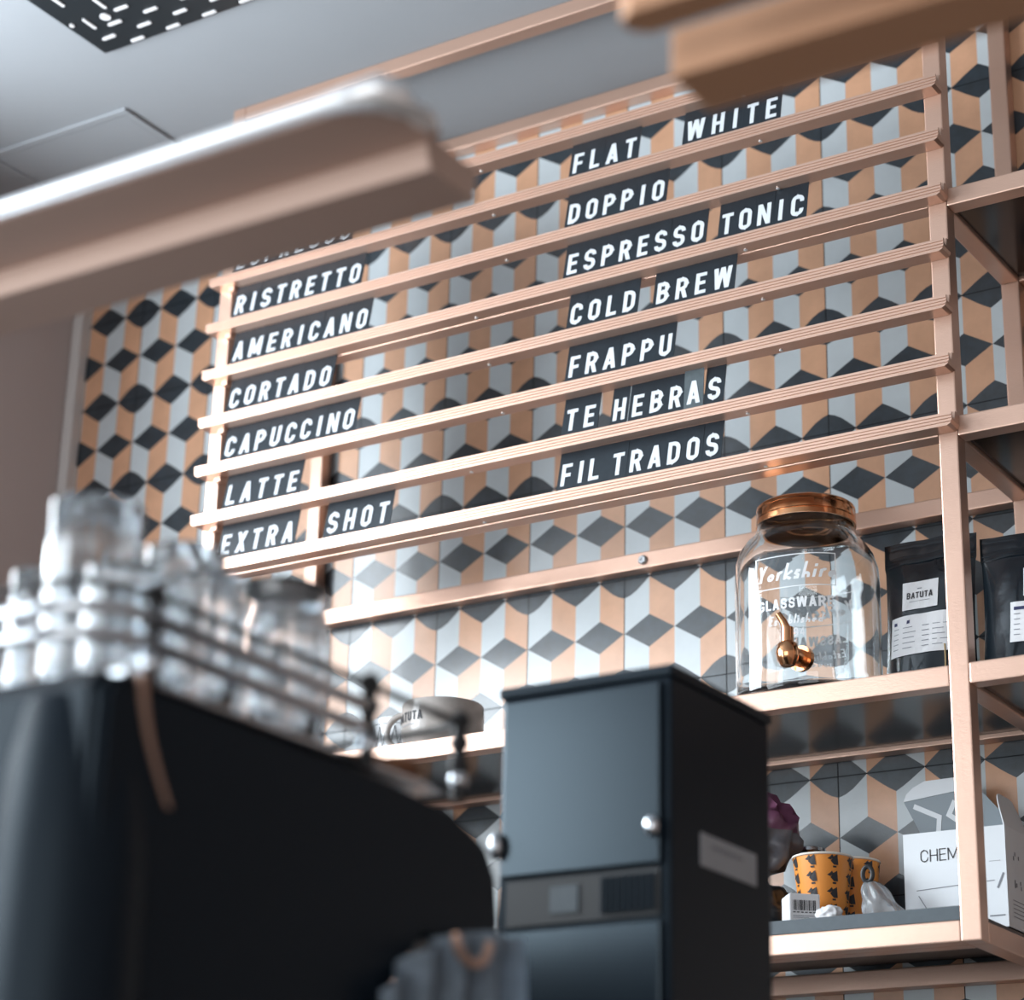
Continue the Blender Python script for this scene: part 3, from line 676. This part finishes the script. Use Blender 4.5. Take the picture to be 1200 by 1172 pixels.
def paper_cup(x, y, r0, r1, h, lab, seed):
    t = thing('paper_cup', lab, 'paper cup', (x, y, BZ), 'orange paper cups on the lowest shelf')
    b = BM(); lathe(b, [(0, .004), (r0 - .001, .004), (r0, 0), (r0 + .0006, .001), (r1, h), (r1 - .0012, h), (r0 - .001, .006), (0, .006)], x, y, BZ, 44); bmesh.ops.recalc_face_normals(b, faces=b.faces); obj('cup_body', b, 'cup', t, True, .9)
    b = BM(); ring_tube(b, [(x + (r1 + .0003) * math.cos(2 * PI * k / 40), y + (r1 + .0003) * math.sin(2 * PI * k / 40), BZ + h) for k in range(40)], .0019, 8, closed=True); obj('rolled_rim', b, 'cup_rim', t, True)
    b = BM(); cells = []
    sil = [[(-.40, .10), (-.15, .02), (.05, .22), (-.05, .38), (-.22, .22)], [(.02, .22), (.34, .40), (.42, -.30), (.10, -.30), (-.15, -.05)], [(.0, -.36), (.28, -.36), (.28, -.48), (.02, -.48)]]
    nr, nc = 5, 8
    for r in range(nr):
        for c in range(nc):
            for p in sil: cells.append([(a * .0215 + (c + .5 * 0 + seed) * 1.0, q * .0225 + h * (.91 - .205 * r), a) for a, q in p])
    for cell in cells:
        vs = []
        for (u, v, a) in cell:
            col = round(u - seed - a * .0215); rr = r0 + (r1 - r0) * max(0, min(1, v / h)) + .0008
            ang = 2 * PI * (col + .35 * seed) / nc + a * .0215 / rr
            vs.append(b.verts.new((x + rr * math.cos(ang), y + rr * math.sin(ang), BZ + max(.003, v))))
        b.faces.new(vs)
    obj('printed_motif', b, 'ink', t)
    return t
paper_cup(1.056, -.186, .0315, .0450, .118, 'nearer orange paper cup with black printed motif, beside the barcode box', 0)
paper_cup(1.063, -.095, .0300, .0420, .128, 'smaller orange paper cup partly hidden behind the nearer orange cup', 1)
def tamper(x, y, zt, lab):
    t = thing('steel_tamper', lab, 'tamper', (x, y, BZ), 'steel tampers behind the cups')
    h = zt - BZ; b = BM(); lathe(b, [(0, 0), (.020, 0), (.022, .003), (.022, .02), (.012, .03), (.0095, .045), (.012, .07), (.011, h - .02), (.009, h - .012)], x, y, BZ, 32, cap1=True); obj('handle', b, 'steel', t, True)
    b = BM(); lathe(b, [(0, h - .012), (.026, h - .012), (.0285, h - .008), (.028, h - .003), (.020, h), (0, h + .001)], x, y, BZ, 32); obj('cap', b, 'chrome', t, True)
    return t
tamper(.974, -.062, 1.724, 'steel tamper with flat chrome cap behind the nearer orange cup')
tamper(1.020, -.050, 1.7085, 'steel tamper with chrome cap behind the smaller orange cup')
# barcode box
t = thing('barcode_box', 'small white cardboard box with a barcode at the front of the lowest shelf', 'box', (1.06, -.275, BZ))
rot = Matrix.Rotation(math.radians(40), 4, 'Z'); O = Vector((1.056, -.303, BZ))
bl = lambda u, v, d=0: O + (rot @ Vector((u, -d, 0))) + Vector((0, 0, v))
b = BM(); box(b, 0, .046, 0, .048, 0, .046, bev=.002)
for v in b.verts: v.co = O + rot @ v.co
obj('box_body', b, 'paper', t)
b = BM(); x = .005; bars_ = []; rn = random.Random(3)
while x < .040:
    wv = rn.choice((.0006, .001, .0016)); bars_.append(rect(x, .021, x + wv, .036)); x += wv + rn.choice((.0007, .0011, .0016))
fn = lambda u, v: bl(u, v, .0006); put_polys(b, bars_ + [rect(.005 + .006 * k, .0175, .009 + .006 * k, .0190) for k in range(6)], fn); put_polys(b, [rect(.005, .0125, .037, .0135), rect(.005, .010, .029, .0108)], fn, 1)
obj('barcode', b, ['ink', 'ink_soft'], t)
b = blob('crumpled_tissue', 'paper', (1.112, -.290, BZ + .0110), .020, .012, .0134, .28, 2.2, 5.1); tag(b, 'crumpled white tissue at the foot of the nearer orange cup', 'tissue')
def crumple_bag():
    t = thing('plastic_bag', 'clear crumpled plastic bag with black clip slumped beside the orange cups', 'plastic bag', (1.158, -.205, BZ))
    b = BM(); N, H_ = 28, 16; rings = []
    for j in range(H_ + 1):
        v = j / H_; ring = []
        for k in range(N):
            a = 2 * PI * k / N; r = (.029 * (1 - v) ** .6 + .005) * (1 + .28 * noise.noise(Vector((math.cos(a) * 2.2, math.sin(a) * 2.2, v * 3))) + .1 * math.sin(7 * a + 5 * v))
            ring.append(b.verts.new((1.172 - .034 * v + r * 1.15 * math.cos(a), -.200 + r * .8 * math.sin(a), BZ + .001 + .074 * v)))
        rings.append(ring)
    for A_, B_ in zip(rings, rings[1:]):
        for k in range(N): b.faces.new((A_[k], A_[(k + 1) % N], B_[(k + 1) % N], B_[k]))
    b.faces.new(rings[0][::-1]); b.faces.new(rings[-1]); obj('bag_body', b, 'plastic', t, True, 1.2)
    b = BM(); ring_tube(b, [(1.137 + .008 * math.cos(2 * PI * k / 16), -.204, BZ + .084 + .0115 * math.sin(2 * PI * k / 16)) for k in range(16)], .0036, 8, closed=True); obj('clip', b, 'rubber', t, True)
crumple_bag()
b = blob('black_sack', 'black_film', (.934, -.185, BZ + .0430), .070, .058, .052, .18, 2.4, 2.2); tag(b, 'shiny black sack at the bottom, under the purple and grey bundle', 'sack')
b = blob('film_bundle', ['grey_film', 'purple'], (.919, -.185, BZ + .164), .092, .062, .074, .20, 3.6, 7.7, split=BZ + .166, flat=True); tag(b, 'crumpled bundle in purple and grey plastic film beside the orange cups', 'bundle')

# ------------------------------------------------------------------ the counter and the black machines on it
CT_Z = .985
counter = thing('bar_counter', 'dark bar counter carrying the espresso machine and black cabinet', 'counter', (.75, -1.6, -.15))
obj('worktop', boxbm(-.35, 1.80, -2.40, -.95, CT_Z - .04, CT_Z, bev=.004), 'black_lam', counter)
obj('base', boxbm(-.30, 1.75, -2.33, -1.0, -.149, CT_Z - .0405), 'machine', counter)

em = thing('espresso_machine', 'large black espresso machine with a chrome cup rail, left foreground', 'espresso machine', (.97, -1.85, CT_Z))
EX0, EX1, EY0, EY1, ETOP = .50, 1.392, -2.135, -1.586, 1.424
side_poly = [(EY0, CT_Z + .06), (EY0, ETOP - .014), (EY0 + .012, ETOP), (-1.955, ETOP - .003), (-1.741, ETOP - .007), (-1.660, ETOP - .014), (-1.612, ETOP - .030), (-1.592, ETOP - .058), (EY1, ETOP - .095), (EY1, 1.312), (-1.600, 1.300), (-1.708, 1.292), (-1.765, 1.225), (-1.84, CT_Z + .06)]
b = BM(); prism(b, side_poly, 'x', EX0, EX1 - .014)
body = obj('body', b, 'machine', em)
b = BM(); inset = [(y + (.004 if y < -1.9 else -.004), z + (-.004 if z > 1.2 else .004)) for y, z in side_poly]; prism(b, inset, 'x', EX1 - .0138, EX1)
bmesh.ops.bevel(b, geom=[e for e in b.edges if abs(e.verts[0].co.x - EX1) < 1e-5 and abs(e.verts[1].co.x - EX1) < 1e-5], offset=.006, segments=3, affect='EDGES'); obj('side_panel', b, 'machine', em, True)
b = BM(); pts = [(EX1 + .001, -2.098 + .042 * (k / 10) ** 1.6, ETOP + .002 - .094 * k / 10) for k in range(11)]
for k in range(10):
    p, q = pts[k], pts[k + 1]; wv = .009
    b.faces.new([b.verts.new(p), b.verts.new((p[0], p[1] + wv * (1 - .05 * k), p[2])), b.verts.new((q[0], q[1] + wv * (1 - .05 * k - .05), q[2])), b.verts.new(q)])
bmesh.ops.remove_doubles(b, verts=b.verts, dist=1e-5); bmesh.ops.solidify(b, geom=b.faces[:], thickness=.0015); obj('copper_strip', b, 'copper', em)
# rounded near corner shoulder
b = BM(); lathe(b, [(.060, 0), (.058, .20), (.052, .27), (.043, .318), (.040, .322)], EX1 - .052, -2.098, CT_Z + .10, 32, cap0=True, cap1=True); obj('corner_housing', b, 'machine', em, True)
for x in (1.12, .78):
    b = BM(); lathe(b, [(.040, 0), (.040, .05), (.034, .06), (.034, .075)], x, EY0 - .052, CT_Z + .245, 28, cap0=True, cap1=True); gh = obj('group_head', b, 'chrome', em, True)
    b = BM(); ring_tube(b, [(x, EY0 - .085, CT_Z + .250), (x, EY0 - .14, CT_Z + .243), (x, EY0 - .23, CT_Z + .232)], [.010, .013, .015], 14); obj('portafilter', b, 'rubber', gh, True)
obj('drip_tray', boxbm(EX0 + .02, EX1 - .02, EY0 - .16, EY0 - .001, CT_Z + .03, CT_Z + .085, bev=.004), 'steel', em)
for x in (EX0 + .05, EX1 - .07):
    for y in (EY0 + .06, -1.90):
        b = BM(); lathe(b, [(.022, 0), (.022, .01), (.018, .062)], x, y, CT_Z, 18, cap0=True, cap1=True); obj('foot', b, 'rubber', em)
# cup rail: three bars round the top with black posts
rr = .060; RX, RY0, RY1 = 1.392, -2.146, -1.655
def rail_path(z, top=True):
    p = [(EX0 + .01, RY0, z), (1.1, RY0, z)]
    p += [(RX - rr + rr * math.sin(PI / 2 * k / 8), RY0 + rr - rr * math.cos(PI / 2 * k / 8), z) for k in range(9)]
    p += [(RX, -1.87, z)]
    if not top: return p + [(RX, -1.812, z)]
    p += [(RX, RY1 - .012, z)]
    p += [(RX - .012 * k, RY1 - .012 + .012 * math.sin(PI / 2 * k / 4), z) for k in range(1, 5)]
    p += [(1.1, RY1, z), (EX0 + .01, RY1, z)]
    return p
for z, r in ((1.490, .0036), (1.4715, .0062), (1.4505, .0062)):
    b = BM(); ring_tube(b, rail_path(z, r < .005), r, 12); obj('cup_rail', b, 'rubber' if r < .005 else 'chrome', em, True, .9)
b = BM()
sl = [(EX1 - .006, EY0 + .02), (EX1 - .006, RY1 - .01), (EX0 + .01, RY1 - .01), (EX0 + .01, EY0 + .02)]
obj('warming_tray', boxbm(EX0 + .01, EX1 - .008, EY0 + .03, RY1 - .02, ETOP + .0005, ETOP + .004), 'chrome', em)
for (x, y) in ((RX - .004, RY0 + .066), (RX, RY1 - .012), (RX, -1.806), (.95, RY0), (.95, RY1)):
    b = BM(); ring_tube(b, [(x, y, ETOP - .004), (x, y, 1.452), (x, y, 1.497)], [.0065, .0065, .0065], 12)
    for z in (1.4505, 1.4715, 1.492): bmesh.ops.create_uvsphere(b, u_segments=14, v_segments=10, radius=.0095, matrix=Matrix.Translation((x, y, z)))
    p = obj('rail_post', b, 'rubber', em, True, 1.2)
    b = BM(); bmesh.ops.create_uvsphere(b, u_segments=14, v_segments=10, radius=.0088, matrix=Matrix.Translation((x + .003, y - .004, 1.436))); obj('post_cap', b, 'chrome', p, True, 1.2)

# glasses standing on the machine
GZ = ETOP + .0042
def tumbler(x, y, rb, rt, h, lab, flip=False, foot=0.0):
    b = BM(); wl = .0022; bt = .008
    prof = [(0, 0), (rb - .002, 0), (rb, .002), (rb + (rt - rb) * .3, h * .3), (rb + (rt - rb) * .7, h * .72), (rt, h - .001), (rt - wl * .5, h), (rt - wl, h - .001), (rb + (rt - rb) * .7 - wl, h * .72), (rb + (rt - rb) * .3 - wl, h * .3), (rb - wl - .001, bt), (0, bt)]
    if flip: prof = [(r, h - z) for r, z in prof]
    lathe(b, prof, x, y, GZ, 80, flute=.022); bmesh.ops.recalc_face_normals(b, faces=b.faces)
    o = obj('drinking_glass', b, 'glare_glass', None, True, 1.0)
    return tag(o, lab, 'glass', 'glasses on top of the espresso machine')
GL = [(1.237, -1.995, .034, .040, .190, 'tallest clear glass, at the front left of the machine top', 0),
      (1.262, -1.908, .030, .036, .172, 'second tallest clear glass, right of the tallest one on the machine', 0),
      (1.158, -1.960, .030, .036, .150, 'clear glass just behind and left of the tallest glass', 0),
      (1.120, -2.060, .034, .030, .118, 'short upturned glass at the far left of the machine top', 1),
      (1.035, -2.020, .030, .036, .150, 'clear glass at the left frame edge behind the cup rail', 0),
      (1.188, -1.850, .034, .031, .140, 'upturned clear glass in the middle of the machine top, behind the tall ones', 1),
      (1.326, -2.048, .032, .029, .104, 'low upturned glass right at the rounded corner of the cup rail', 1),
      (1.351, -1.982, .031, .028, .112, 'upturned glass right of the black rail post', 1),
      (1.352, -1.872, .030, .028, .118, 'upturned glass between the second tallest glass and the wide jug', 1),
      (1.112, -1.872, .032, .036, .140, 'clear glass in the back row of the machine top', 0),
      (1.222, -1.762, .033, .030, .120, 'upturned glass behind the wide jug on the machine', 1),
      (1.060, -1.930, .033, .030, .120, 'upturned glass in the back row near the left frame edge', 1)]
for g in GL: tumbler(*g[:5], g[5], bool(g[6]))
# wide glass jug at the right end of the row
b = BM(); jx, jy = 1.296, -1.815
lathe(b, [(0, 0), (.034, 0), (.038, .003), (.0435, .03), (.0470, .08), (.0460, .115), (.0410, .138), (.0400, .150), (.0415, .156), (.0400, .156), (.0380, .150), (.0390, .138), (.0435, .115), (.0445, .08), (.041, .03), (.034, .008), (0, .008)], jx, jy, GZ, 40)
bmesh.ops.recalc_face_normals(b, faces=b.faces); jug = tag(obj('glass_jug', b, 'glare_glass', None, True, 1.0), 'wide round-bellied glass jug at the right end of the glasses', 'jug')
b = BM(); lathe(b, [(0, .1572), (.030, .1572), (.0412, .1578), (.0415, .1595), (.040, .161), (.010, .162), (0, .162)], jx, jy, GZ, 36); obj('lid', b, 'rubber', jug, True)

b = blob('crumpled_napkin', 'napkin', (1.352, -1.735, GZ + .0082), .030, .050, .010, .35, 2.4, 3.3); tag(b, 'crumpled copper-brown napkin on the far end of the machine top', 'napkin')
# towel hanging between machine and cabinet
b = BM(); NU, NV = 40, 12; gv = {}
for i in range(NU + 1):
    for j in range(NV + 1):
        u, v = i / NU, j / NV
        gv[i, j] = b.verts.new((1.405 + .012 * math.sin(u * 26 + v * 2.5) * (1 - .3 * v) + .010 * v, -1.790 + .205 * u - .02 * v * (1 - u), 1.308 - .24 * v - .075 * (1 - u) ** 2.6))
for i in range(NU):
    for j in range(NV): b.faces.new((gv[i, j], gv[i + 1, j], gv[i + 1, j + 1], gv[i, j + 1]))
bmesh.ops.solidify(b, geom=b.faces[:], thickness=.003)
tw = thing('bar_towel', 'folded blue-grey bar towel hanging under the espresso machine side', 'towel', (1.41, -1.69, 1.0)); obj('cloth', b, 'cloth', tw, True, 1.2)
b = BM(); ring_tube(b, [(1.428, -1.690 + .026 * math.cos(PI * (1 + k / 10)), 1.290 + .022 * math.sin(PI * (1 + k / 10))) for k in range(11)], .0045, 8); obj('hanging_loop', b, 'copper', tw, True)

# tall black cabinet
QX0, QX1, QY0, QY1, QZ = 1.205, 1.413, -1.310, -1.084, 1.637
cab = thing('coffee_grinder', 'tall black coffee grinder cabinet in front of the wall shelves', 'grinder', ((QX0 + QX1) / 2, (QY0 + QY1) / 2, CT_Z))
obj('cabinet_body', boxbm(QX0, QX1, QY0, QY1, CT_Z, QZ - .012, bev=.003), 'grinder', cab)
obj('top_plate', boxbm(QX0 - .003, QX1 + .003, QY0 - .004, QY1 + .003, QZ - .0118, QZ, bev=.003), 'machine', cab)
door = obj('front_door', boxbm(QX0 + .006, QX1 - .010, QY0 - .0065, QY0 - .0003, 1.428, QZ - .018, bev=.002), 'grinder_front', cab)
b = BM(); bmesh.ops.create_uvsphere(b, u_segments=18, v_segments=12, radius=.0085, matrix=Matrix.Translation((1.397, QY0 - .012, 1.465)) @ Matrix.Diagonal((1, .9, 1.35, 1))); obj('knob', b, 'chrome', door, True, 1.2)
b = BM(); bmesh.ops.create_uvsphere(b, u_segments=18, v_segments=12, radius=.009, matrix=Matrix.Translation((1.2085, QY0 - .012, 1.462)) @ Matrix.Diagonal((1, .9, 1.7, 1))); obj('hinge', b, 'steel', door, True, 1.2)
b = BM(); box(b, QX0 + .012, QX1 - .012, QY0 - .003, QY0 - .0003, 1.376, 1.424, mi=0)
for k in range(9): box(b, 1.334 + .0072 * k, 1.338 + .0072 * k, QY0 - .0062, QY0 - .0029, 1.381, 1.419, mi=1)
obj('vent_grille', b, ['rubber', 'grinder'], cab)
obj('display', boxbm(1.272, 1.306, QY0 - .0048, QY0 - .0031, 1.386, 1.414), 'edge_grey', cab)
obj('lower_panel', boxbm(QX0 + .006, QX1 - .010, QY0 - .0055, QY0 - .0003, CT_Z + .03, 1.371, bev=.002), 'grinder_front', cab)
b = BM(); box(b, QX1 + .0002, QX1 + .0012, -1.248, -1.121, 1.4365, 1.4715); lb = obj('rating_label', b, 'label_grey', cab)
b = BM(); put_polys(b, [rect(-1.225 + .008 * k, 1.458, -1.219 + .008 * k, 1.462) for k in range(9)], lambda u, v: Vector((QX1 + .0016, u, v))); obj('print', b, 'ink_soft', lb)

# ------------------------------------------------------------------ the copper beams hanging over the counter, close to the camera
def hanging_beam(x0, x1, lab, rods, y0=-2.052, zt=1.905, split=False):
    t = thing('hanging_beam', lab, 'beam', ((x0 + x1) / 2, y0 + .07, zt), 'copper beams hung over the counter')
    yb, yc = y0 + .077, y0 + (.134 if split else .150); c = .020
    if not split:
        # flat upper flange with cut corners, rolled lip painted pale for window glare, deep lower channel
        b = BM(); pl = [(x0, y0 + .03), (x0 + .03, y0 + .003), (x1 - .045, y0 + .003), (x1 - .012, y0 + .028), (x1, yb), (x0, yb)]
        prism(b, pl, 'z', zt - .0135, zt - .0065); obj('upper_flange', b, 'beam', t)
        b = BM(); ring_tube(b, [(x0, y0, zt - .004), (x1 - .070, y0, zt - .004), (x1 - .040, y0 + .001, zt - .004), (x1 - .012, y0 + .006, zt - .003), (x1 - .004, y0 + .020, zt - .004), (x1, y0 + .034, zt - .008), (x1, y0 + .050, zt - .006), (x1, y0 + .066, zt - .007)], [.0085, .0085, .011, .0155, .0150, .0085, .0105, .007], 14); obj('lit_lip', b, 'pale_metal_lip_glare', t, True, 1.0)
        b = BM(); prism(b, [(yb, zt - .006), (yb, zt - .026), (yb + .006, zt - .036), (yc, zt - .036), (yc, zt - .006)], 'x', x0, x1 - .012); obj('lower_channel', b, 'beam', t)
    else:
        b = BM(); prism(b, [(x0 + .012, y0 - .006), (x1, y0 - .006), (x1, y0 + .026), (x0 + .012, y0 + .026), (x0, y0 + .016), (x0, y0 + .002)], 'z', zt - .030, zt - .004); obj('front_strip', b, 'beam_brown', t)
        b = BM(); box(b, x0, x1, yb, yc + .004, zt - .037, zt + .004, bev=.003); obj('lower_channel', b, 'beam_brown', t)
        b = BM(); box(b, x0 + .16, x1, y0 + .0265, yb - .0005, zt - .002, zt + .004); obj('web_plate', b, 'beam_brown', t)
    for x in rods:
        b = BM(); ring_tube(b, [(x, yb + .03, zt + (.0035 if split else -.007)), (x, yb + .03, CEIL - .0003)], .005, 10); obj('hanging_rod', b, 'copper', t)
    return t
hanging_beam(.02, 1.562, 'blurred copper beam with a lip coloured pale as if lit, hanging at the left', (.2, .75))
hanging_beam(1.800, 2.75, 'blurred brown copper beam hanging at the upper right', (2.35, 2.68), y0=-2.092, zt=1.893, split=True)
